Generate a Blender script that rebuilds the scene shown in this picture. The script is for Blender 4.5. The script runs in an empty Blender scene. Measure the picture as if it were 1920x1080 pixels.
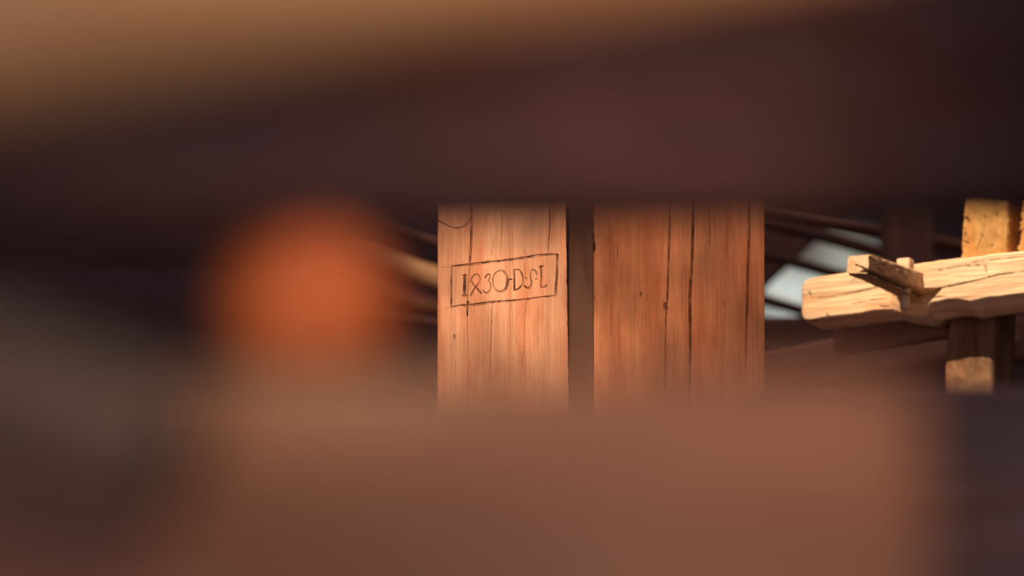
import bpy, math, random
import numpy as np
from mathutils import Vector, Matrix, noise

# ------------------------------------------------------------------ camera
PITCH = math.radians(11.0)
CAM = Vector((0.0, 0.0, 1.5))
LENS = 92.0
FPX = LENS / 36.0 * 1920.0
scene = bpy.context.scene
col = scene.collection
cam_data = bpy.data.cameras.new('camera')
cam = bpy.data.objects.new('camera', cam_data)
col.objects.link(cam)
cam.location = CAM
cam.rotation_euler = (math.pi / 2 + PITCH, 0, 0)
cam_data.lens = LENS
cam_data.sensor_width = 36.0
cam_data.clip_start = 0.02
cam_data.dof.use_dof = True
cam_data.dof.focus_distance = 4.06
cam_data.dof.aperture_fstop = 2.8
scene.camera = cam
scene.view_settings.view_transform = 'Standard'
scene.view_settings.look = 'None'
scene.view_settings.gamma = 1.0
scene.view_settings.use_curve_mapping = False
scene.view_settings.exposure = 1.0

# ------------------------------------------------------------------ world
world = bpy.data.worlds.new('dim_interior')
scene.world = world
world.use_nodes = True
bg = world.node_tree.nodes['Background']
bg.inputs[0].default_value = (1.0, 0.74, 0.82, 1)
bg.inputs[1].default_value = 0.42


def P(px, py, Y):
    """point where the sight line through a pixel meets the vertical plane y = Y"""
    d = Vector(((px - 960.0), FPX * math.cos(PITCH) - (540.0 - py) * math.sin(PITCH),
                FPX * math.sin(PITCH) + (540.0 - py) * math.cos(PITCH)))
    return CAM + d * (Y / d.y)


def Pplane(px, py, point, normal):
    d = Vector(((px - 960.0), FPX * math.cos(PITCH) - (540.0 - py) * math.sin(PITCH),
                FPX * math.sin(PITCH) + (540.0 - py) * math.cos(PITCH)))
    t = (point - CAM).dot(normal) / d.dot(normal)
    return CAM + d * t


def spot(name, loc, target, energy, color, angle, blend, size):
    l = bpy.data.lights.new(name, 'SPOT')
    l.energy = energy
    l.color = color
    l.spot_size = math.radians(angle)
    l.spot_blend = blend
    l.shadow_soft_size = size
    o = bpy.data.objects.new(name, l)
    col.objects.link(o)
    o.location = loc
    o.rotation_euler = (Vector(target) - Vector(loc)).to_track_quat('-Z', 'Y').to_euler()
    return o


def area(name, loc, target, energy, color, sx, sy):
    l = bpy.data.lights.new(name, 'AREA')
    l.shape = 'RECTANGLE'
    l.size, l.size_y = sx, sy
    l.energy = energy
    l.color = color
    o = bpy.data.objects.new(name, l)
    col.objects.link(o)
    o.location = loc
    o.rotation_euler = (Vector(target) - Vector(loc)).to_track_quat('-Z', 'Y').to_euler()
    return o


# light ---------------------------------------------------------------
area('room_fill', (0, 5.2, 5.2), (0, 5.2, 0), 42, (1.0, 0.66, 0.66), 5, 6)  # added overhead fill, stands for no real lamp
BY = 4.62                                     # trestle beam distance
bm_pt = P(1700, 540, BY)
area('room_fill_low', (0, 5.5, 0.3), (0, 5.9, 3), 4, (1.0, 0.55, 0.42), 4, 5)  # weak fill added from below to lift the undersides
# warm spotlight on the pale timber frame at the right
spot('frame_spotlight', bm_pt + Vector((-0.98, -1.42, 2.30)), bm_pt + Vector((0.10, 0, 0.05)), 420,
     (1.0, 0.75, 0.50), 17, 0.7, 0.02)
# reddish lamp on the two posts
spot('post_spotlight', (0.2, 1.5, 3.5), P(930, 600, 3.93), 265, (1.0, 0.60, 0.37), 13, 1.0, 0.05)
spot('side_post_spotlight', (0.9, 2.0, 3.3), P(1250, 555, 4.16), 92, (1.0, 0.50, 0.25), 13, 1.0, 0.05)
# near timbers: unseen spots added around the camera
spot('upper_log_fill', (0.15, 0.0, 2.5), P(880, -10, 0.60), 36, (1.0, 0.75, 0.46), 12, 1.0, 0.10)  # added spot that gilds the ochre log
spot('lower_beam_fill', (0.35, -1.1, 1.75), P(920, 900, 0.72), 14, (1.0, 0.60, 0.20), 27, 1.0, 0.12)  # added warm spot that brightens the sill beam
spot('cool_fill', (-0.55, -0.9, 1.6), P(380, 1080, 0.68), 26, (0.58, 0.74, 1.0), 7, 1.0, 0.2)  # added cool spot for the lower left, no window behind it
spot('header_fill', (0.15, -0.6, 1.40), P(1260, 90, 1.15), 80, (1.0, 0.54, 0.34), 11, 1.0, 0.1)  # added spot that lifts the middle of the header
spot('orange_peg_fill', (-0.06, -0.5, 1.42), P(580, 570, 0.83), 21, (1.0, 0.82, 0.62), 5.2, 1.0, 0.05)  # added warm spot that brightens the orange peg
# daylight on the boards far right, lamp glow on the timbers far left
spot('daylight_spot', (2.2, 5.2, 3.6), P(1610, 480, 9.95), 330, (0.86, 0.98, 0.94), 5, 1.0, 0.05)
spot('daylight_spot_low', (2.2, 5.2, 3.6), P(1487, 562, 9.95), 650, (0.84, 0.97, 1.0), 4.4, 1.0, 0.05)
spot('far_left_lamp', (0.4, 5.0, 3.8), P(812, 512, 6.9), 90, (1.0, 0.62, 0.34), 6, 1.0, 0.05)


# ------------------------------------------------------------------ materials
def wood(name, light, dark, grain=1.0, contrast=1.0, bump=0.25, rough=0.7, mottle=0.35, groove_col=(0.05, 0.022, 0.015)):
    """grain runs along local X"""
    m = bpy.data.materials.new(name)
    m.use_nodes = True
    nt = m.node_tree
    N, L = nt.nodes, nt.links
    b = N['Principled BSDF']
    b.inputs['Roughness'].default_value = rough
    b.inputs['Specular IOR Level'].default_value = 0.25
    tc = N.new('ShaderNodeTexCoord')

    def tex(scale_x, scale_yz, detail, roughness, dist=0.0):
        mp = N.new('ShaderNodeMapping')
        mp.inputs['Scale'].default_value = (scale_x, scale_yz, scale_yz)
        L.new(tc.outputs['Object'], mp.inputs['Vector'])
        t = N.new('ShaderNodeTexNoise')
        t.inputs['Scale'].default_value = 1.0
        t.inputs['Detail'].default_value = detail
        t.inputs['Roughness'].default_value = roughness
        t.inputs['Distortion'].default_value = dist
        L.new(mp.outputs[0], t.inputs['Vector'])
        return t.outputs['Fac']

    g1 = tex(2.2 * grain, 42 * grain, 4, 0.6, 0.6)
    g2 = tex(7 * grain, 300 * grain, 3, 0.7)
    g3 = tex(5 * grain, 9 * grain, 3, 0.55)
    g4 = tex(60 * grain, 700 * grain, 2, 0.6)

    def math_(op, a, b_):
        n = N.new('ShaderNodeMath')
        n.operation = op
        for i, v in enumerate((a, b_)):
            if isinstance(v, (int, float)):
                n.inputs[i].default_value = v
            else:
                L.new(v, n.inputs[i])
        return n.outputs[0]

    s = math_('ADD', math_('MULTIPLY', g1, 0.5), math_('MULTIPLY', g2, 0.3))
    s = math_('ADD', s, math_('MULTIPLY', g4, 0.2))
    mr = N.new('ShaderNodeMapRange')
    mr.inputs[1].default_value = 0.5 - 0.16 / contrast
    mr.inputs[2].default_value = 0.5 + 0.16 / contrast
    L.new(s, mr.inputs[0])
    mix = N.new('ShaderNodeMix')
    mix.data_type = 'RGBA'
    mix.inputs['A'].default_value = (*dark, 1)
    mix.inputs['B'].default_value = (*light, 1)
    L.new(mr.outputs[0], mix.inputs['Factor'])
    mr2 = N.new('ShaderNodeMapRange')
    mr2.inputs[1].default_value = 0.35
    mr2.inputs[2].default_value = 0.65
    mr2.inputs[3].default_value = 1.0 - mottle
    mr2.inputs[4].default_value = 1.0 + mottle * 0.5
    L.new(g3, mr2.inputs[0])
    sc = N.new('ShaderNodeVectorMath')
    sc.operation = 'SCALE'
    L.new(mix.outputs['Result'], sc.inputs[0])
    L.new(mr2.outputs[0], sc.inputs['Scale'])
    g5 = tex(4 * grain, 32 * grain, 3, 0.6, 0.8)
    mr3 = N.new('ShaderNodeMapRange')
    mr3.inputs[1].default_value = 0.45
    mr3.inputs[2].default_value = 0.68
    L.new(g5, mr3.inputs[0])
    tint = N.new('ShaderNodeMix')
    tint.data_type = 'RGBA'
    tint.blend_type = 'MULTIPLY'
    tint.inputs['B'].default_value = (0.86, 0.66, 0.56, 1)
    L.new(mr3.outputs[0], tint.inputs['Factor'])
    L.new(sc.outputs[0], tint.inputs['A'])
    at = N.new('ShaderNodeAttribute')
    at.attribute_name = 'groove_dark'  # painted groove darkness: marked lettering, plus shade put into cracks and split
    mix2 = N.new('ShaderNodeMix')
    mix2.data_type = 'RGBA'
    mix2.inputs['B'].default_value = (*groove_col, 1)
    L.new(at.outputs['Fac'], mix2.inputs['Factor'])
    L.new(tint.outputs['Result'], mix2.inputs['A'])
    L.new(mix2.outputs['Result'], b.inputs['Base Color'])
    bp = N.new('ShaderNodeBump')
    bp.inputs['Strength'].default_value = bump
    bp.inputs['Distance'].default_value = 0.004
    L.new(s, bp.inputs['Height'])
    L.new(bp.outputs[0], b.inputs['Normal'])
    return m


M_POST = wood('pine_post', (0.60, 0.39, 0.245), (0.36, 0.185, 0.10), 1.0, 1.2, 0.25, 0.6, 0.32)
M_POST2 = wood('reddish_pine_post', (0.50, 0.26, 0.135), (0.28, 0.125, 0.055), 1.0, 1.2, 0.25, 0.6, 0.35)
M_PALE = wood('pale_hewn_oak', (0.82, 0.61, 0.39), (0.66, 0.46, 0.28), 1.0, 0.8, 0.35, 0.75, 0.15)
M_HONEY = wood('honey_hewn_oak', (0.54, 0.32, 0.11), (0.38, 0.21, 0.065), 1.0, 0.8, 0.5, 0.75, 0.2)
M_GAP = wood('brown_board', (0.085, 0.053, 0.043), (0.06, 0.038, 0.03), 1.0, 0.8, 0.4, 0.75, 0.25)
M_SILL = wood('greyish_dark_timber', (0.22, 0.165, 0.15), (0.12, 0.08, 0.075), 0.6, 1.0, 0.4, 0.8, 0.3)
M_PEG = wood('peg_wood', (0.66, 0.48, 0.33), (0.58, 0.40, 0.26), 2.0, 0.6, 0.2, 0.7, 0.1)
M_OLD = wood('old_brown_timber', (0.30, 0.17, 0.115), (0.17, 0.09, 0.06), 0.6, 1.0, 0.4, 0.8, 0.3)
M_DARK = wood('dark_sooty_timber', (0.13, 0.07, 0.05), (0.07, 0.04, 0.032), 0.6, 1.0, 0.4, 0.8, 0.3)
M_GREY = wood('weathered_grey_timber', (0.095, 0.075, 0.068), (0.055, 0.044, 0.04), 0.6, 1.0, 0.4, 0.85, 0.3)
M_OLIVE = wood('ochre_log', (0.40, 0.28, 0.16), (0.26, 0.17, 0.09), 0.6, 1.0, 0.4, 0.8, 0.3)
M_LIME = wood('whitewashed_boards', (0.62, 0.62, 0.56), (0.42, 0.42, 0.38), 0.5, 1.0, 0.3, 0.85, 0.35)
M_RED = wood('red_ochre_paint', (0.60, 0.17, 0.06), (0.50, 0.13, 0.045), 1.0, 0.5, 0.1, 0.6, 0.1)
M_HEAD = wood('dark_header_timber', (0.105, 0.064, 0.066), (0.062, 0.04, 0.044), 0.6, 1.0, 0.4, 0.8, 0.3)
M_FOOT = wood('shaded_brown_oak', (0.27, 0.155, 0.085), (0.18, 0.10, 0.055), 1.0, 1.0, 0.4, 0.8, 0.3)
M_WALL = wood('wall_planks', (0.10, 0.072, 0.082), (0.06, 0.044, 0.052), 0.35, 1.0, 0.4, 0.9, 0.3)


# ------------------------------------------------------------------ helpers
def tag(o, label=None, cat=None, group=None, kind=None):
    if label: o['label'] = label
    if cat: o['category'] = cat
    if group: o['group'] = group
    if kind: o['kind'] = kind
    return o


def mesh_obj(name, verts, faces, mat, matrix=None, parent=None, groove_dark=None, smooth=True):
    me = bpy.data.meshes.new(name)
    me.from_pydata([tuple(v) for v in verts], [], [tuple(int(i) for i in f) for f in faces])
    if groove_dark is not None:
        a = me.attributes.new('groove_dark', 'FLOAT', 'POINT')
        a.data.foreach_set('value', np.asarray(groove_dark, dtype=np.float32))
    if smooth:
        me.polygons.foreach_set('use_smooth', [True] * len(me.polygons))
    me.materials.append(mat)
    me.update()
    o = bpy.data.objects.new(name, me)
    col.objects.link(o)
    if matrix is not None:
        o.matrix_world = matrix
    if parent is not None:
        o.parent = parent
        o.matrix_parent_inverse = Matrix.Identity(4)
        o.matrix_world = matrix if matrix is not None else parent.matrix_world
    return o


def section(w, h, r, n):
    """rounded rectangle in (y, z), centred, counter-clockwise"""
    pts = []
    r = min(r, w / 2 - 1e-4, h / 2 - 1e-4)
    for cx, cy, a0 in ((w/2-r, h/2-r, 0), (-w/2+r, h/2-r, 90), (-w/2+r, -h/2+r, 180), (w/2-r, -h/2+r, 270)):
        for k in range(n + 1):
            a = math.radians(a0 + 90 * k / n)
            pts.append((cx + r * math.cos(a), cy + r * math.sin(a)))
    out = []
    m = len(pts)
    for i in range(m):                       # fill the straight runs
        a, b = pts[i], pts[(i + 1) % m]
        out.append(a)
        d = math.hypot(b[0]-a[0], b[1]-a[1])
        k = int(d / (max(w, h) / 8))
        for j in range(1, k + 1):
            t = j / (k + 1)
            out.append((a[0] + (b[0]-a[0]) * t, a[1] + (b[1]-a[1]) * t))
    return out


def frame_matrix(a, b, up):
    x = (b - a).normalized()
    z = (up - x * up.dot(x)).normalized()
    y = z.cross(x)
    m = Matrix((x, y, z)).transposed().to_4x4()
    m.translation = a
    return m


def timber(name, a, b, w, h, mat, r=0.012, seed=0, rough=0.004, wane=0.3, up=Vector((0, 0, 1)), stations=60,
           taper=1.0, seg=4, label=None, cat='beam', group=None, parent=None):
    """hewn timber from a to b (centre line), w across, h along 'up'"""
    a, b = Vector(a), Vector(b)
    mt = frame_matrix(a, b, up)
    Ln = (b - a).length
    sec = section(w, h, r, seg)
    n = len(sec)
    verts, faces = [], []
    for i in range(stations + 1):
        t = i / stations
        x = Ln * t
        s = 1 + (taper - 1) * t
        endr = min(x, Ln - x)
        e = 1.0 - 0.06 * max(0, 1 - endr / 0.015)
        oy = noise.noise((x * 1.3, seed * 3.1, 0)) * rough * wane * 6
        oz = noise.noise((x * 1.3, seed * 3.1, 9)) * rough * wane * 6
        for (y, z) in sec:
            dn = noise.noise((x * 6, y * 22 + seed, z * 22)) * rough + noise.noise((x * 25, y * 90 + seed, z * 90)) * rough * 0.4
            rr = math.hypot(y, z) + 1e-6
            verts.append((x, y * s * e + oy + dn * y / rr, z * s * e + oz + dn * z / rr))
    for i in range(stations):
        for j in range(n):
            k = (j + 1) % n
            faces.append((i*n+j, i*n+k, (i+1)*n+k, (i+1)*n+j))
    faces.append(tuple(range(n - 1, -1, -1)))
    faces.append(tuple(stations*n + j for j in range(n)))
    o = mesh_obj(name, verts, faces, mat, mt, parent)
    o.data.polygons[-1].use_smooth = False
    o.data.polygons[-2].use_smooth = False
    if label: tag(o, label, cat, group)
    return o


def seg_dist(X, Y, pts, widths):
    """min over a polyline of distance / local half width"""
    best = np.full(X.shape, 1e9)
    for i in range(len(pts) - 1):
        (x0, y0), (x1, y1) = pts[i], pts[i+1]
        w0, w1 = widths[i], widths[i+1]
        dx, dy = x1-x0, y1-y0
        L2 = dx*dx + dy*dy + 1e-9
        t = np.clip(((X-x0)*dx + (Y-y0)*dy) / L2, 0, 1)
        d = np.hypot(X-(x0+t*dx), Y-(y0+t*dy))
        best = np.minimum(best, d / (0.5*(w0+(w1-w0)*t)))
    return best


def vnoise(X, Y, seed):
    """cheap smooth value noise on numpy arrays"""
    rs = np.random.RandomState(seed)
    tab = rs.rand(256, 256)
    xi, yi = np.floor(X).astype(int), np.floor(Y).astype(int)
    fx, fy = X - xi, Y - yi
    fx, fy = fx*fx*(3-2*fx), fy*fy*(3-2*fy)
    g = lambda i, j: tab[i % 256, j % 256]
    return (g(xi, yi)*(1-fx)*(1-fy) + g(xi+1, yi)*fx*(1-fy) + g(xi, yi+1)*(1-fx)*fy + g(xi+1, yi+1)*fx*fy) - 0.5


# ------------------------------------------------------------------ the room
def slab(name, lo, hi, mat, grain='x', kind='structure'):
    """box wall whose grain runs along local x"""
    lo, hi = Vector(lo), Vector(hi)
    c = (lo + hi) / 2
    d = hi - lo
    rot = Matrix.Identity(4)
    if grain == 'z':
        rot = Matrix.Rotation(math.radians(-90), 4, 'Y')
    if grain == 'y':
        rot = Matrix.Rotation(math.radians(90), 4, 'Z')
    inv = rot.inverted()
    vs = []
    for x in (-.5, .5):
        for y in (-.5, .5):
            for z in (-.5, .5):
                vs.append(inv @ Vector((x*d.x, y*d.y, z*d.z)))
    fs = [(0, 1, 3, 2), (4, 6, 7, 5), (0, 4, 5, 1), (2, 3, 7, 6), (0, 2, 6, 4), (1, 5, 7, 3)]
    o = mesh_obj(name, vs, fs, mat, Matrix.Translation(c) @ rot, smooth=False)
    o['kind'] = kind
    return o


slab('floor', (-3.2, -2.0, -0.1), (3.2, 10.2, 0.0), M_WALL, 'y')
slab('ceiling', (-3.2, -2.0, 5.4), (3.2, 10.2, 5.5), M_WALL, 'y')
slab('wall_left', (-3.2, -2.0, 0.0), (-3.0, 10.2, 5.4), M_WALL, 'y')
slab('wall_right', (3.0, -2.0, 0.0), (3.2, 10.2, 5.4), M_WALL, 'y')
slab('wall_back', (-3.0, 10.0, 0.0), (3.0, 10.2, 5.4), M_WALL, 'x')

# ------------------------------------------------------------------ the carved post and its neighbour
def face_post(name, Yp, xl, xr, strokes, mat, depth, seed, ztop, dense=(330, 800), step=0.8, edge=(3.0, 3.0),
              rough_edge=(0.6, 0.6), split=None, label=None):
    """Post whose front face is finely gridded so that cracks and carving are real grooves.
    xl, xr: functions of the pixel row giving the left and right edge."""
    ptop, pbot = P(960, 0, Yp), P(960, 1080, Yp)
    rows = list(np.arange(dense[0], dense[1], step))
    # coarse rows towards the post top and the floor
    up_rows, dn_rows = [], []
    zt, z0 = P(960, dense[0], Yp).z, P(960, dense[1], Yp).z
    for k in range(1, 9):
        up_rows.append(zt + (ztop - zt) * k / 8)
    for k in range(1, 17):
        dn_rows.append(z0 + (0.0 - z0) * k / 16)
    lx = lambda py: P(xl(py), py, Yp).x
    rx = lambda py: P(xr(py), py, Yp).x
    zs = up_rows[::-1] + [P(960, r, Yp).z for r in rows] + dn_rows
    pys = [dense[0]] * len(up_rows) + rows + [dense[1]] * len(dn_rows)
    wpx = xr(560) - xl(560)
    nc = int(wpx / step)
    us = np.linspace(0, 1, nc + 1)
    zs = np.array(zs); pys = np.array(pys, dtype=float)
    Lx = np.array([lx(p) for p in pys]); Rx = np.array([rx(p) for p in pys])
    XL = np.array([xl(p) for p in pys]); XR = np.array([xr(p) for p in pys])
    U, PY = np.meshgrid(us, pys)
    PX = XL[:, None] + (XR - XL)[:, None] * U
    WX = Lx[:, None] + (Rx - Lx)[:, None] * U
    carve = np.zeros_like(PX); groove_dark = np.zeros_like(PX)
    cut = np.zeros_like(PX)
    jig = vnoise(PX / 3.0, PY / 3.0, seed) * 0.35 + vnoise(PX / 9.0, PY / 9.0, seed + 1) * 0.3
    for (pts, w, dep, st, is_cut) in strokes:
        if not isinstance(w, (list, tuple)):
            w = [w] * len(pts)
        d = seg_dist(PX, PY, pts, [q * (1.18 if is_cut else 1.0) for q in w])
        d = np.maximum(d + jig * (1.0 if is_cut else 0.7), 0)
        prof = np.clip(1 - d, 0, 1) ** 0.7
        carve = np.maximum(carve, prof * dep)
        sm = np.clip(1.35 - d, 0, 1)
        groove_dark = np.maximum(groove_dark, np.clip(sm * 1.5, 0, 1) * st * (0.75 + 0.9 * vnoise(PX / 5, PY / 12, seed + 5)))
        if is_cut:
            cut = np.maximum(cut, (d < 1.05).astype(float))
    act = ((PY > dense[0] + 1) & (PY < dense[1] - 1)).astype(float)
    # rounded and slightly waney edges
    dl = PX - XL[:, None]; dr = XR[:, None] - PX
    carve_e = 0.0016 * (np.clip(1 - dl / edge[0], 0, 1) ** 2 + np.clip(1 - dr / edge[1], 0, 1) ** 2)
    surf = 0.0006 * vnoise(PX / 14, PY / 60, seed + 2) + 0.0003 * vnoise(PX / 2.2, PY / 40, seed + 3)
    YY = Yp + (carve * act) + carve_e + surf
    wob = 0.0008 * (vnoise(PY / 6, PY / 40, seed + 7) + vnoise(PY / 17, PY / 90, seed + 8))
    WX = WX + wob * (rough_edge[0] * np.clip(1 - dl / 6, 0, 1) + rough_edge[1] * np.clip(1 - dr / 6, 0, 1))
    nr = len(pys); n1 = nc + 1
    base = Vector((P(0.5 * (xl(560) + xr(560)), 560, Yp).x, Yp, 0.0))
    # local frame: x = up (grain), y = -world x, z = toward the camera... keep right-handed
    rot = Matrix(((0, 0, 1), (-1, 0, 0), (0, -1, 0))).transposed().to_4x4()   # columns: local x->world z, y->-x, z->-y
    rot = Matrix(((0, -1, 0, 0), (0, 0, -1, 0), (1, 0, 0, 0), (0, 0, 0, 1)))
    mt = Matrix.Translation(base) @ rot
    lxx = zs[:, None] + 0 * WX
    loc = np.stack([lxx, -(WX - base.x), -(YY - base.y)], axis=-1)
    # sides and back
    side = []
    for k in (0.12, 0.4, 0.7, 1.0):
        side.append(np.stack([zs, -(WX[:, -1] - base.x), -(YY[:, -1] - base.y) - k * depth], axis=-1))
    for k in (1.0, 0.7, 0.4, 0.12):
        side.append(np.stack([zs, -(WX[:, 0] - base.x), -(YY[:, 0] - base.y) - k * depth], axis=-1))
    allv = np.concatenate([loc, np.stack(side, axis=1)], axis=1)       # nr x n x 3
    n = allv.shape[1]
    st_all = np.concatenate([groove_dark * act, np.zeros((nr, len(side)))], axis=1)
    idx = np.arange(nr * n).reshape(nr, n)
    A = idx[:-1, :]; B = np.roll(idx, -1, axis=1)[:-1, :]
    C = np.roll(idx, -1, axis=1)[1:, :]; D = idx[1:, :]
    quads = np.stack([A, D, C, B], axis=-1)
    is_cut = np.zeros((nr - 1, n), dtype=bool)
    cc = (cut * act)[:-1, :-1]
    if split:
        is_cut[:, :nc] = (cc > 0) & ((cut * act)[1:, 1:] > 0)
    body = quads[~is_cut].reshape(-1, 4)
    faces = [tuple(q) for q in body.tolist()]
    faces.append(tuple(idx[0, :].tolist()))
    faces.append(tuple(idx[-1, ::-1].tolist()))
    V = allv.reshape(-1, 3)
    root = bpy.data.objects.new(name, None)
    col.objects.link(root)
    root.location = base
    bpy.context.view_layer.update()
    o = mesh_obj('shaft' if split else name, V, faces, mat, mt, groove_dark=st_all.reshape(-1)) if not split else \
        mesh_obj('shaft', V, faces, mat, mt, parent=root, groove_dark=st_all.reshape(-1))
    o.data.polygons[-1].use_smooth = False
    o.data.polygons[-2].use_smooth = False
    if split:
        q = quads[is_cut].reshape(-1, 4)
        used, inv = np.unique(q, return_inverse=True)
        p = mesh_obj(split, V[used], inv.reshape(-1, 4).tolist(), mat, mt, parent=root, groove_dark=st_all.reshape(-1)[used])
        p['label'] = 'dark scratched 1830 D S L lettering inside a slanted rectangle'
    if split:
        tag(root, label, 'post')
    else:
        bpy.data.objects.remove(root)
        o.name = name
        tag(o, label, 'post')
    return o


S = 7.68
cv = lambda pts: [(820 + x / S, 460 + y / S) for x, y in pts]
K = []          # (points, width px, depth m, stain, is_cut)
def cutl(pts, w, dep=0.0022, st=0.85): K.append((cv(pts), w, dep, st, True))
# frame
cutl([(205, 300), (480, 275), (700, 245), (900, 225)], [2.2, 4.6, 3.4, 3.2], st=.85)
cutl([(900, 225), (1150, 195), (1400, 150), (1620, 130), (1735, 135)], [3.4, 4.0, 3.8, 3.8, 2.6], st=.85)
cutl([(1728, 135), (1722, 400), (1700, 720)], [3.4, 3.2, 4.2], st=.9)
cutl([(1700, 725), (1500, 745), (1270, 780), (1000, 800)], [1.6, 2.6, 3.0, 2.6], st=.8)
cutl([(1000, 800), (760, 820), (480, 862), (330, 865), (200, 890)], [3.0, 3.8, 4.6, 3.0, 2.0], st=.85)
cutl([(203, 300), (200, 600), (200, 890)], [2.6, 3.0, 2.4], st=.85)
K.append((cv([(50, 322), (200, 318), (420, 290)]), 1.2, 0.0006, .45, False))
K.append((cv([(110, 912), (200, 895)]), 1.3, 0.0006, .5, False))
# 1 8 3 0
cutl([(398, 435), (394, 580), (388, 722)], [4.6, 5.4, 4.6], st=.95)
cutl([(368, 436), (420, 432)], 1.6)
cutl([(362, 724), (435, 718)], 2.0)
cutl([(482, 722), (515, 655), (560, 590), (605, 535), (618, 490), (605, 440), (568, 412), (525, 430),
      (493, 475), (488, 520), (520, 565), (565, 615), (600, 655), (632, 690)],
     [2.6, 2.4, 2.2, 1.8, 1.6, 1.6, 1.6, 1.6, 1.8, 1.9, 2.0, 2.2, 2.6, 2.6], st=.8)
cutl([(690, 465), (712, 430), (740, 410), (758, 425), (757, 465), (732, 512), (760, 545), (770, 600), (752, 655),
      (712, 690), (680, 675), (655, 652)], [2.6, 2.2, 2.0, 1.8, 1.8, 1.8, 2.0, 2.6, 3.0, 2.8, 2.2, 2.0], st=.8)
ell = [(905 + 108 * math.cos(math.radians(a)), 518 + 152 * math.sin(math.radians(a))) for a in range(-90, 271, 15)]
elw = [1.8 + 2.6 * max(0, math.cos(math.radians(a - 20))) + (1.0 if 40 < a < 130 else 0) for a in range(-90, 271, 15)]
cutl(ell, elw, st=.82)
cutl([(850, 385), (905, 352), (985, 372)], 1.3, 0.001, .6)
# dot D dot S dot L
cutl([(1040, 496), (1068, 488)], [3.0, 2.4], st=.85)
cutl([(1108, 350), (1110, 500), (1108, 645)], [3.0, 3.0, 2.6], st=.85)
cutl([(1108, 352), (1165, 348), (1205, 385), (1230, 450), (1236, 520), (1215, 580), (1165, 628), (1108, 645)],
     [1.8, 2.2, 2.4, 2.2, 2.2, 2.4, 2.8, 2.4], st=.82)
cutl([(1272, 470), (1284, 482)], 2.2, st=.6)
cutl([(1428, 425), (1420, 385), (1390, 352), (1355, 362), (1338, 405), (1342, 460), (1356, 520), (1350, 575), (1318, 622),
      (1285, 612), (1252, 582)], [2.8, 2.6, 2.2, 2.0, 2.2, 2.2, 2.4, 2.6, 4.0, 3.0, 2.4], st=.82)
cutl([(1412, 490), (1432, 484)], 2.6, st=.8)
cutl([(1492, 300), (1496, 450), (1490, 600)], [2.4, 2.4, 2.2], st=.82)
cutl([(1472, 312), (1520, 298)], 2.2)
cutl([(1490, 602), (1532, 604), (1566, 592), (1570, 570)], [2.0, 2.0, 2.6, 2.0])


def crack(pts, w, dep=0.004, st=0.8): K.append((pts, w, dep, st, False))
# long drying cracks of the carved post
crack([(883, 340), (884, 400), (884, 430), (883, 462), (881, 490)], [3, 3.4, 3.6, 3.8, 3.4], .006, .8)
crack([(881, 490), (878, 540), (876, 568)], [2.0, 1.4, 2.0], .003, .75)
crack([(877, 566), (876, 592)], [4.2, 2.2], .006, .9)
crack([(876, 592), (878, 660), (877, 770)], [1.2, 1.3, 1.0], .002, .6)
crack([(940, 345), (941, 420), (938, 487)], [1.4, 1.6, 1.5], .003, .7)
crack([(923, 566), (921, 620), (919, 700), (917, 760)], [1.5, 1.4, 1.3, 1.0], .003, .65)
crack([(985, 462), (984, 500), (984, 520)], 1.0, .002, .5)
crack([(987, 560), (984, 600), (982, 655), (979, 690)], [1.4, 1.2, 1.2, .8], .003, .6)
crack([(1030, 350), (1031, 420), (1028, 470)], [3, 2.8, 1.6], .004, .7)
crack([(1029, 470), (1029, 540)], 1.0, .0015, .4)
crack([(1029, 600), (1030, 690)], 0.9, .001, .4)
crack([(820, 413), (833, 420), (848, 427), (860, 428), (872, 424), (884, 408)], [2.2, 2, 1.8, 1.8, 1.6, 1.2], .003, .75)
crack([(970, 635), (976, 665), (982, 700)], 1.0, .001, .4)
crack([(960, 600), (972, 660), (978, 720)], 1.0, .001, .35)
crack([(851, 629), (852, 634)], 4.2, .002, .65)
crack([(925, 455), (922, 478)], 2.0, .001, .5)
for k in range(26):      # short fibre lines
    rr = random.Random(k * 7 + 3)
    x = 824 + rr.random() * 236; y = 350 + rr.random() * 400; l = 20 + rr.random() * 70
    crack([(x, y), (x + rr.uniform(-1, 1), y + l)], .7 + rr.random() * .5, .0006, .28)

face_post('carved_post', 3.93, lambda y: 820.0 - 0.002 * (y - 560), lambda y: 1063.5 + 0.016 * (y - 560), K, M_POST,
          0.19, 11, 2.66, split='carved_inscription', rough_edge=(0.5, 1.2),
          label='pale pine post with 1830 D S L cut in a slanted frame on its face')

K2 = []
def crack2(pts, w, dep=0.004, st=0.8): K2.append((pts, w, dep, st, False))
crack2([(1255, 340), (1255, 430), (1253, 500), (1251, 560), (1248, 600), (1247, 690), (1246, 780)], [3, 3.6, 3.4, 3.2, 2.6, 2.2, 2], .006, .72)
crack2([(1247, 571), (1248, 578)], 8.0, .005, .75)
crack2([(1300, 340), (1299, 430), (1297, 490), (1293, 560), (1294, 640), (1292, 780)], [4, 4.6, 5, 5.0, 4.6, 4], .008, .8)
crack2([(1330, 345), (1330, 460)], [2.4, 1.6], .003, .55)
crack2([(1404, 340), (1405, 430), (1402, 500), (1401, 560), (1399, 620), (1398, 700)], [3, 3.4, 4.2, 4, 2.4, 1.4], .006, .7)
crack2([(1202, 549), (1201, 555)], 4, .002, .65)
crack2([(1157, 462), (1158, 480)], 2.2, .001, .5)
crack2([(1355, 562), (1357, 574)], 3, .001, .4)
crack2([(1279, 500), (1278, 600)], 1.4, .001, .4)
crack2([(1212, 470), (1211, 640)], 1.2, .001, .3)
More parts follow.
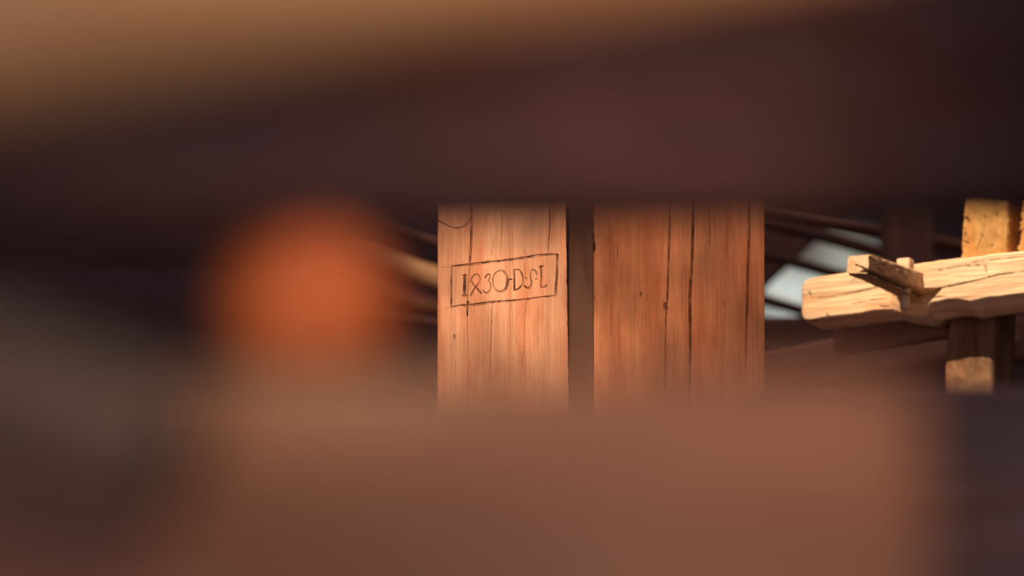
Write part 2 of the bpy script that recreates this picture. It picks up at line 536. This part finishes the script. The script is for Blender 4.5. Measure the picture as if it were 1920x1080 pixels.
for k in range(40):
    rr = random.Random(k * 5 + 1)
    x = 1118 + rr.random() * 310; y = 350 + rr.random() * 380; l = 20 + rr.random() * 90
    crack2([(x, y), (x + rr.uniform(-1, 1), y + l)], .8 + rr.random() * .6, .0006, .25)
def xl2(y):
    return 1111.0 - 0.022 * (y - 480) + 1.6 * math.sin(y / 17.0) + 1.2 * math.sin(y / 7.3 + 1)
face_post('plain_post', 4.16, xl2, lambda y: 1433.5 + 0.002 * (y - 560), K2, M_POST2, 0.22, 23, 2.66, step=1.1,
          rough_edge=(3.0, 0.6), edge=(6.0, 3.0),
          label='wide reddish pine post with long cracks, to the right of the carved post')

# dark board set back between the two posts
cb = P(1087, 560, 4.15)
timber('gap_board', (cb.x - 0.001, 4.139, 0.0), (cb.x - 0.001, 4.139, 2.6), 0.040, 0.024, M_GAP, r=.004, seed=4, rough=.002,
       up=Vector((0, -1, 0)), stations=120, label='dark narrow board set back between the two pine posts', cat='board')
# ------------------------------------------------------------------ pale timber frame on the right
TH = math.radians(32.0)
bdir = Vector((math.cos(TH), -math.sin(TH), 0))       # along the beam, coming nearer to the right
pdir = Vector((math.sin(TH), math.cos(TH), 0))        # away from the camera, through the beam
nrm = -pdir
F0 = P(1700, 540, BY)                                 # a point of the beam's front face
FP = lambda px, py, back=0.0: Pplane(px, py, F0 + pdir * back, nrm)
Fmat = Matrix((bdir, pdir, Vector((0, 0, 1)))).transposed().to_4x4()
Fmat.translation = F0
Finv = Fmat.inverted()
BT = 0.068

def interp(xs, ys):
    return lambda x: float(np.interp(x, xs, ys))
top_e = interp([1500, 1504, 1512, 1530, 1560, 1590, 1640, 1690, 1740, 1800, 1860, 1920, 2080],
               [548, 532, 523, 518.5, 514, 510, 505, 499, 490, 483, 476, 469.5, 452])
bot_e = interp([1500, 1502, 1508, 1518, 1560, 1600, 1640, 1672, 1700, 1718, 1728, 1775, 1800, 1818, 1856, 1920, 2080],
               [566, 590, 600, 602, 596, 591, 585, 583, 586, 586, 575, 564, 564, 567, 561, 554, 536])

def trestle_beam():
    xs = list(np.arange(1500.5, 1930, 1.5)) + list(np.arange(1935, 2085, 10))
    nt = 70
    verts, st = [], []
    streaks = [  # dark cracks on the face, px coordinates
        ([(1518, 560), (1560, 556), (1600, 549), (1650, 538), (1672, 536)], [1.0, 1.4, 2.0, 1.8, 1.0]),
        ([(1735, 545), (1790, 535), (1840, 524), (1870, 516), (1905, 511), (1925, 508)], [2.6, 2.8, 2.4, 3, 1.6, 1.4]),
        ([(1735, 560), (1760, 557), (1772, 556)], [4, 3, 1]),
        ([(1520, 600), (1545, 596)], [2.2, 1]), ([(1551, 590), (1552, 594)], [5, 4]),
        ([(1518, 548), (1519, 553)], [4.5, 3.5]),
        ([(1600, 570), (1640, 562), (1672, 560)], [1, 1.4, 1]),
        ([(1596, 528), (1606, 520), (1612, 516)], [1, 1.3, .8]),
        ([(1760, 508), (1800, 500), (1850, 497)], [1, 1.2, .8]),
        ([(1820, 492), (1870, 486), (1920, 482)], [1, 1.6, 1]),
        ([(1848, 500), (1849, 512)], [4, 2]),
        ([(1650, 574), (1668, 576)], [1.8, 2.2]),
    ]
    X = np.array(xs)[:, None] + np.zeros((1, nt + 1))
    T = np.linspace(0, 1, nt + 1)[None, :] + np.zeros((len(xs), 1))
    te = np.array([top_e(x) for x in xs])[:, None]; be = np.array([bot_e(x) for x in xs])[:, None]
    be = be + 2.5 * vnoise(X[:, :1] / 22, X[:, :1] / 50, 40) * (X[:, :1] > 1730) + 1.0 * vnoise(X[:, :1] / 7, X[:, :1] / 50, 42)
    te = te + 1.6 * vnoise(X[:, :1] / 16, X[:, :1] / 60, 41) * (X[:, :1] > 1600)
    PYY = te + (be - te) * T
    dep = np.zeros_like(X); groove_dark = np.zeros_like(X)
    jig = vnoise(X / 5, PYY / 3, 50) * .7
    for pts, w in streaks:
        d = np.maximum(seg_dist(X, PYY, pts, w) + jig, 0)
        dep = np.maximum(dep, np.clip(1 - d, 0, 1) * 0.004)
        groove_dark = np.maximum(groove_dark, np.clip(1.3 - d, 0, 1) * .75)
    grain = vnoise(X / 40 , (PYY + 0.1 * (X - 1700)) / 3.2, 51) * 0.0022 + vnoise(X / 90, (PYY + .12 * (X - 1700)) / 9, 52) * 0.004
    dep = dep + grain * 0.45
    # recess cut out below the cross piece
    rec = (np.clip((X - 1673) / 1.2, 0, 1)) * np.clip((1722 + (590 - PYY) * 0.9 - X) / 3.0, 0, 1) * np.clip((PYY - 540) / 3, 0, 1)
    dep = dep + 0.045 * rec
    # rounding of long edges and tip
    dep = dep + 0.006 * np.clip(1 - T / 0.05, 0, 1) ** 2 + 0.006 * np.clip(1 - (1 - T) / 0.06, 0, 1) ** 2
    dep = dep + 0.008 * np.clip(1 - (X - 1500) / 8, 0, 1) ** 2
    nx = len(xs)
    rings = []
    for i in range(nx):
        ring, rs = [], []
        for j in range(nt + 1):
            w = FP(X[i, j], PYY[i, j]) + pdir * float(dep[i, j])
            ring.append(Finv @ w); rs.append(float(groove_dark[i, j]))
        a, b = ring[-1], ring[0]
        tip = min(1.0, (xs[i] - 1500) / 14.0)
        ins = 0.004
        for k in (0.15, 0.4, 0.7, 0.93, 1.0):          # underside, going back
            wob = noise.noise((a.x * 30, k * 3, 3)) * 0.003
            ring.append(Vector((a.x, a.y + BT * k * (0.6 + .4 * tip), a.z - 0.003 * math.sin(k * 3) * tip + wob + (0.003 if k == 1.0 else 0)
                                - min(k / 0.4, 1) * float(np.interp(xs[i], [1500, 1560, 1700, 1740, 1800, 2080], [0.002, 0.005, 0.006, 0.016, 0.017, 0.018]))))); rs.append(0)
        for k in (1.0, 0.93, 0.6, 0.2):
            ring.append(Vector((b.x, b.y + BT * k * (0.6 + .4 * tip), b.z - (0.006 if k == 1.0 else 0) + noise.noise((b.x * 30, k * 3, 7)) * 0.002))); rs.append(0)
        rings.append(ring); st += rs
    n = len(rings[0])
    V = [v for r_ in rings for v in r_]
    Fc = []
    for i in range(nx - 1):
        for j in range(n):
            k = (j + 1) % n
            Fc.append((i*n+j, i*n+k, (i+1)*n+k, (i+1)*n+j))
    Fc.append(tuple(range(n - 1, -1, -1)))
    Fc.append(tuple((nx-1)*n + j for j in range(n)))
    o = mesh_obj('trestle_beam', V, Fc, M_PALE, Fmat, groove_dark=st)
    tag(o, 'brightly lit pale hewn beam with a rounded left end and a long crack, at the right', 'beam')
    return o
trestle_beam()

# cross piece that sticks out of the beam towards the camera, pinned by a peg
def cross_piece():
    L0 = 0.22
    near = [(1589, 480), (1630, 475.5), (1630, 514), (1586, 513)]        # TL TR BR BL on the near end
    far = [(1686, 509), (1730.5, 509), (1730.5, 562), (1690, 560)]
    nq = [Finv @ Pplane(x, y, F0 - pdir * L0, nrm) for x, y in near]
    fq = [Finv @ FP(x, y) for x, y in far]
    fq = [v + Vector((0, 0.02, 0)) for v in fq]
    ns, nu = 60, 16
    V, st = [], []
    n = 0
    for i in range(ns + 1):
        t = i / ns
        q = [nq[k].lerp(fq[k], t) for k in range(4)]
        ring = []
        for k in range(4):
            a, b = q[k], q[(k + 1) % 4]
            for j in range(nu):
                s = j / nu
                ring.append((a.lerp(b, s), k, s))
        c = sum(q, Vector()) / 4
        for (v, k, s) in ring:
            v = v.copy()
            # soften corners; the top left one is well worn
            dc = min(s, 1 - s)
            corner = k if s < .5 else (k + 1) % 4
            rad = 0.16 if corner == 0 else 0.05
            if dc < rad:
                v += (c - v) * (0.28 if corner == 0 else 0.06) * (1 - dc / rad) ** 2
            if t < 0.04:
                v += (c - v) * 0.07 * (1 - t / 0.04)
            stv = 0.0
            # long split along the lower right arris, opening away from the end
            if k == 1:
                g = math.exp(-((s - 0.87 + 0.03 * t) / (0.06 + 0.05 * t)) ** 2)
                v += Vector((-1, 0, 0)) * 0.016 * g
                stv = min(1.0, 1.1 * g)  # shade inside the open split, put into the colour
                v += Vector((-1, 0, 0)) * (noise.noise((t * 14, s * 9, 2)) * 0.003 + noise.noise((t * 30, s * 22, 5)) * 0.0012)
            if k == 2:
                v += Vector((0, 0, 1)) * noise.noise((t * 12, s * 8, 4)) * 0.002
            V.append(v); st.append(stv)
        n = len(ring)
    Fc = []
    for i in range(ns):
        for j in range(n):
            k = (j + 1) % n
            Fc.append((i*n+j, (i+1)*n+j, (i+1)*n+k, i*n+k))
    # near end: a grid, so that the split can run onto it
    ring0 = V[:n]
    cap = {}
    for i in range(nu + 1):            # i to the right, j downwards
        for j in range(nu + 1):
            if j == 0: cap[i, j] = i
            elif i == nu: cap[i, j] = nu + j
            elif j == nu: cap[i, j] = 3 * nu - i
            elif i == 0: cap[i, j] = 4 * nu - j
    cap[0, 0] = 0
    c00, c10, c11, c01 = ring0[0], ring0[nu], ring0[2 * nu], ring0[3 * nu]
    for i in range(1, nu):
        for j in range(1, nu):
            u, w = i / nu, j / nu
            p = (V[cap[i, 0]] * (1 - w) + V[cap[i, nu]] * w + V[cap[0, j]] * (1 - u) + V[cap[nu, j]] * u
                 - (c00 * (1 - u) * (1 - w) + c10 * u * (1 - w) + c11 * u * w + c01 * (1 - u) * w))
            q = float(seg_dist(np.array([u]), np.array([w]), [(.36, .52), (.7, .68), (1.0, .86)], [.04, .10, .17])[0])
            g = max(0.0, 1 - q)
            p = p + Vector((0, 0.006 * g, 0))
            cap[i, j] = len(V); V.append(p); st.append(min(1.0, 1.6 * g) * .9)
    nf0 = len(Fc)
    for i in range(nu):
        for j in range(nu):
            Fc.append((cap[i, j], cap[i, j + 1], cap[i + 1, j + 1], cap[i + 1, j]))
    nf1 = len(Fc)
    Fc.append(tuple(ns*n + j for j in range(n - 1, -1, -1)))
    # local x along the piece for the grain: rotate the frame
    R = Matrix.Rotation(math.radians(90), 4, 'Z')
    Mx = Fmat @ R
    Ri = R.inverted()
    o = mesh_obj('cross_piece', [Ri @ v for v in V], Fc, M_PIECE, Mx, groove_dark=st)
    o.data.materials.append(M_PALE)
    for p_ in o.data.polygons[nf0:nf1]:
        p_.material_index = 1
        p_.use_smooth = False
    tag(o, 'short squared timber with a bright end and brown side, jutting out of the pale beam', 'timber')
    return nq, fq
M_PIECE = wood('brown_hewn_oak', (0.70, 0.50, 0.31), (0.46, 0.29, 0.16), 1.6, 1.2, 0.5, 0.75, 0.3)
nq, fq = cross_piece()

def peg():
    top = Pplane(1698, 487, F0 - pdir * 0.036, nrm)
    bot = Pplane(1695.5, 581, F0 - pdir * 0.044, nrm)
    ax = (bot - top)
    mt = frame_matrix(top, bot, -pdir)
    Ln = ax.length
    V, Fc = [], []
    prof = [(0.0, .0085, 1), (0.002, .0118, 1), (.02, .0128, 1), (.3, .0122, .8), (.5, .0105, .5), (.7, .0092, .1), (.92, .0082, 0), (.985, .0072, 0), (1.0, .0045, 0)]
    n = 32
    for t, r, sq in prof:
        for j in range(n):
            a = 2 * math.pi * j / n
            c, s = math.cos(a), math.sin(a)
            k = 1 / max(abs(c), abs(s)) ** sq if sq else 1
            k = min(k, 1.3)
            V.append((t * Ln, r * k * c, r * k * s))
    for i in range(len(prof) - 1):
        for j in range(n):
            k = (j + 1) % n
            Fc.append((i*n+j, i*n+k, (i+1)*n+k, (i+1)*n+j))
    Fc.append(tuple(range(n - 1, -1, -1)))
    Fc.append(tuple((len(prof)-1)*n + j for j in range(n)))
    o = mesh_obj('wooden_peg', V, Fc, M_PEG, mt)
    tag(o, 'small pale wooden peg driven down through the jutting squared timber', 'peg')
peg()

def upright(name, rows, back, depth, label, seed, mat=M_HONEY, amp=1.0, cracks=()):
    """upright behind the beam. rows: (y, left x, right x)"""
    ys = np.arange(rows[0][0], rows[-1][0] + .01, 2.5)
    yy = [r[0] for r in rows]
    nt = 34
    V, st = [], []
    base = Pplane(0.5 * (rows[-1][1] + rows[-1][2]), rows[-1][0], F0 + pdir * back, nrm)
    # local x up
    Mx = Matrix((Vector((0, 0, 1)), bdir, pdir)).transposed().to_4x4()
    Mx.translation = base
    Mi = Mx.inverted()
    n = 0
    for y in ys:
        l = np.interp(y, yy, [r[1] for r in rows]) + 3.0 * amp * noise.noise((y / 9, seed, 0)) + 1.5 * amp * noise.noise((y / 3, seed, 4))
        r = np.interp(y, yy, [r_[2] for r_ in rows]) + 1.6 * amp * noise.noise((y / 12, seed, 8))
        ring = []
        for j in range(nt + 1):
            s = j / nt
            x = l + (r - l) * s
            d = 0.003 * noise.noise((x / 9, y / 30, seed)) + 0.0016 * noise.noise((x / 2.5, y / 14, seed + 3))
            sv = 0.0
            for pts, w in cracks:
                q = float(seg_dist(np.array([x]), np.array([float(y)]), pts, w)[0]) + noise.noise((x / 3, y / 3, 1)) * .5
                if q < 1.3:
                    d += 0.004 * max(0, 1 - q); sv = max(sv, .75 * min(1, 1.3 - q))
            d += 0.008 * max(0, 1 - s / 0.06) ** 2 + 0.008 * max(0, 1 - (1 - s) / 0.06) ** 2
            ring.append(Mi @ (Pplane(x, y, F0 + pdir * back, nrm) + pdir * d)); st.append(sv)
        a, b = ring[-1], ring[0]
        for k in (.3, .7, 1):
            ring.append(a + Vector((0, 0, depth * k))); st.append(0)
        for k in (1, .7, .3):
            ring.append(b + Vector((0, 0, depth * k))); st.append(0)
        n = len(ring); V += ring
    Fc = []
    for i in range(len(ys) - 1):
        for j in range(n):
            k = (j + 1) % n
            Fc.append((i*n+j, (i+1)*n+j, (i+1)*n+k, i*n+k))
    Fc.append(tuple(range(n)))
    Fc.append(tuple((len(ys)-1)*n + j for j in range(n - 1, -1, -1)))
    o = mesh_obj(name, V, Fc, mat, Mx, groove_dark=st)
    return tag(o, label, 'post')

upright('upper_upright', [(180, 1815, 1897), (385, 1805.5, 1892), (480, 1800, 1889), (520, 1798, 1888)], 0.014 + .012, 0.09,
        'rough pale upright standing on top of the bright beam at the right', 5, amp=1.0,
        cracks=[([(1848, 405), (1842, 440), (1834, 462), (1828, 470)], [1.5, 2.4, 3, 1]),
                ([(1812, 408), (1818, 416)], [6, 5]), ([(1806, 452), (1816, 456)], [3, 3]),
                ([(1866, 398), (1869, 404)], [2, 2]), ([(1812, 428), (1809, 445)], [2, 3]),
                ([(1858, 462), (1861, 460)], [4, 3])])
upright('edge_upright', [(180, 1914, 1998), (415, 1912, 1996), (470, 1907, 1994), (520, 1905, 1992)], 0.026, 0.09,
        'rough upright cut off by the right edge of the photo', 15, amp=2.2,
        cracks=[([(1914, 430), (1910, 460)], [5, 3])])
# lower upright reaches the floor
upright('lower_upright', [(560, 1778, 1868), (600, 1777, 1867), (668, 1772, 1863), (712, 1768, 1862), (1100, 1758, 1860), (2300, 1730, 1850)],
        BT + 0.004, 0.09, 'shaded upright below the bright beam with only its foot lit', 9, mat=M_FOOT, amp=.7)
# shaded rail tucked behind and under the beam
ra, rb = FP(1560, 634, BT + .03), FP(1764, 603, BT + .03)
timber('under_rail', ra + pdir * .03, FP(1772, 604, BT + .03) + pdir * .03, 0.05, 0.052, M_OLD, r=.012, seed=3, rough=.003,
       up=Vector((0, 0, 1)), label='brown rail in shade just under the bright beam', cat='rail')

# ------------------------------------------------------------------ background timbers
def span(name, x0, y0, x1, y1, Y0, Y1, hpx, wm, mat, label, cat='beam', group=None, seed=0, r=.02, rough=.004, ext=(0, 0)):
    a, b = P(x0, y0, Y0), P(x1, y1, Y1)
    d = (b - a)
    a2, b2 = a - d * ext[0], b + d * ext[1]
    h = hpx * (Y0 + Y1) / 2 / FPX
    return timber(name, a2, b2, wm, h, mat, r=min(r, h * .45), seed=seed, rough=rough, label=label, cat=cat, group=group)

# far right: whitewashed board in daylight behind dark sloping battens
span('whitewashed_board', 1400, 488, 1740, 593, 9.97, 9.97, 215, 0.04, M_LIME,
     'whitewashed board catching cool daylight behind the dark sloping battens', 'board', seed=2, rough=.003)
G = 'dark battens sloping across the daylit board'
span('sloping_batten', 1380, 402, 1700, 490, 7.6, 7.6, 22, 0.06, M_DARK, 'highest dark sloping batten, over the greenish sliver of daylight',
     'batten', G, seed=31, ext=(7.45, .1))
span('sloping_batten', 1380, 462, 1700, 548, 7.6, 7.6, 18, 0.06, M_DARK, 'middle dark sloping batten, disappearing behind the jutting squared timber',
     'batten', G, seed=32, ext=(7.45, .1))
span('sloping_batten', 1380, 548, 1700, 636, 7.6, 7.6, 16, 0.06, M_DARK, 'lowest dark sloping batten, just above the small pale patch beside the wide post',
     'batten', G, seed=33, ext=(7.45, .1))
timber('shade_strip', P(-470, 2332, 9.2), P(1850, 78, 9.2), 0.10, 86 * 9.2 / FPX, M_DARK, r=.02, seed=61, rough=.004,  # strip added to stand for shade on the daylit board
       label='dark diagonal strip added as shade over the upper left of the daylit board', cat='brace')
span('roof_rafter', 1400, 388, 1720, 448, 7.0, 7.0, 13, 0.10, M_OLD, 'brown rafter sloping down over the daylit battens', 'rafter', seed=34, ext=(.6, .3))
span('low_crossbeam', 1380, 640, 1740, 640, 7.2, 7.2, 86, 0.12, M_DARK, 'dark crossbeam closing the bottom of the daylit opening', 'beam', seed=35, ext=(.4, .6))
pb = P(1703, 560, 6.6)
timber('far_post', (pb.x, 6.6, 0), (pb.x, 6.6, 5.4), 0.125, 0.12, M_DARK, seed=36, up=Vector((0, -1, 0)), label='dark reddish post far behind the peg',
       cat='post')
# brace that runs down left under the bright beam
timber('floor_brace', P(1400, 716, 5.6), P(1900, 610, 5.6), 0.08, 0.10, M_OLD, r=.015, seed=37, rough=.004,
       label='dim brown brace climbing to the right below the bright beam', cat='brace')

# far left: receding logs between the orange peg and the carved post
G = 'old logs left of the carved post'
for (x0, y0, x1, y1, hp, Y, mat, lab, sd) in (
    (500, 352, 900, 480, 17, 6.9, M_DARK, 'thin dim log, highest of those left of the carved post', 41),
    (500, 412, 900, 541, 42, 6.9, M_OLIVE, 'thick old log, golden where lamplight hits it left of the carved date', 42),
    (500, 500, 900, 590, 40, 7.1, M_DARK, 'nearly black old log just under the golden one', 43),
    (500, 556, 900, 618, 11, 6.8, M_OLD, 'thin brown pole between the dark logs left of the carved post', 44),
    (500, 690, 900, 764, 14, 7.0, M_OLD, 'lowest thin log, barely visible left of the foot of the carved post', 45)):
    span('old_log', x0, y0, x1, y1, Y, Y, hp, 0.05, mat, lab, 'log', G, seed=sd, r=.03, rough=.008, ext=(.0, 5.3))

# ------------------------------------------------------------------ out-of-focus timbers close to the camera
def near_beam(name, x0, y0, x1, y1, Y, Y1, height, depth, mat, label, edge='bottom', xa=-3.0, xb=3.0, seed=0, cat='beam', r=.012):
    """edge: which long edge the pixels give (its silhouette edge); the beam runs from world x = xa to xb"""
    a, b = P(x0, y0, Y), P(x1, y1, Y1)
    s = (b - a) / (b.x - a.x)
    pa, pb_ = a + s * (xa - a.x), a + s * (xb - a.x)
    if edge == 'bottom':       # back lower edge
        off = Vector((0, -depth / 2, height / 2))
    else:                      # front upper edge
        off = Vector((0, depth / 2, -height / 2))
    return timber(name, pa + off, pb_ + off, depth, height, mat, r=r, seed=seed, rough=.003, wane=.2, stations=160, label=label, cat=cat)

near_beam('header_beam', 0, 488, 1920, 408, 0.76, 1.65, 0.20, 0.07, M_HEAD, 'blurred dark brown beam filling the upper part of the picture', 'bottom',
          xa=-0.9, xb=1.3, seed=52)
# ochre log crossing above it
la, lb = P(-500, 165, 0.60), P(1900, -290, 0.60)
timber('ochre_log', la, lb, 0.044, 0.044, M_OLIVE, r=.0215, seed=53, rough=.002, stations=80, seg=8,
       label='blurred ochre log in golden light along the top left', cat='log')
near_beam('far_sill_beam', 0, 714, 1920, 716, 2.0, 2.0, 0.30, 0.12, M_SILL, 'dark blurred beam at the lower right, beyond the end of the nearer one',
          'top', xa=(1400 - 960) * 2.0 / FPX, seed=54)
near_beam('sill_beam', 0, 688, 1920, 684, 0.70, 0.70, 0.10, 0.07, M_OLD, 'large blurred brown beam filling the lower part of the picture', 'top',
          xa=-3.0, xb=(1745 - 960) * 0.70 / FPX, seed=55)
timber('weathered_log', P(-400, 615, 0.60), P(330, 870, 0.60), 0.05, 0.035, M_GREY, r=.016, seed=56, rough=.002, stations=60, seg=8,
       label='blurred weathered grey log slanting down in the lower left corner', cat='log')

# orange turned peg standing in the gap
def knob():
    c0, c1 = P(574, 710, 0.84), P(574, 428, 0.84)
    Ln = (c1 - c0).length
    mt = frame_matrix(c0, Vector((c0.x, c0.y, c0.z + 1)), Vector((0, -1, 0)))
    V, Fc = [], []
    n, m = 48, 24
    R = 0.0305
    for i in range(m + 1):
        t = i / m
        r = R * (0.50 + 0.50 * math.sin(math.pi * t) ** 0.7)
        for j in range(n):
            a = 2 * math.pi * j / n
            V.append((t * Ln, r * math.cos(a), r * math.sin(a)))
    for i in range(m):
        for j in range(n):
            k = (j + 1) % n
            Fc.append((i*n+j, i*n+k, (i+1)*n+k, (i+1)*n+j))
    Fc.append(tuple(range(n - 1, -1, -1)))
    Fc.append(tuple(m*n + j for j in range(n)))
    o = mesh_obj('round_peg', V, Fc, M_RED, mt)
    tag(o, 'round glowing orange-red peg, completely blurred, in the gap at left', 'peg')
knob()
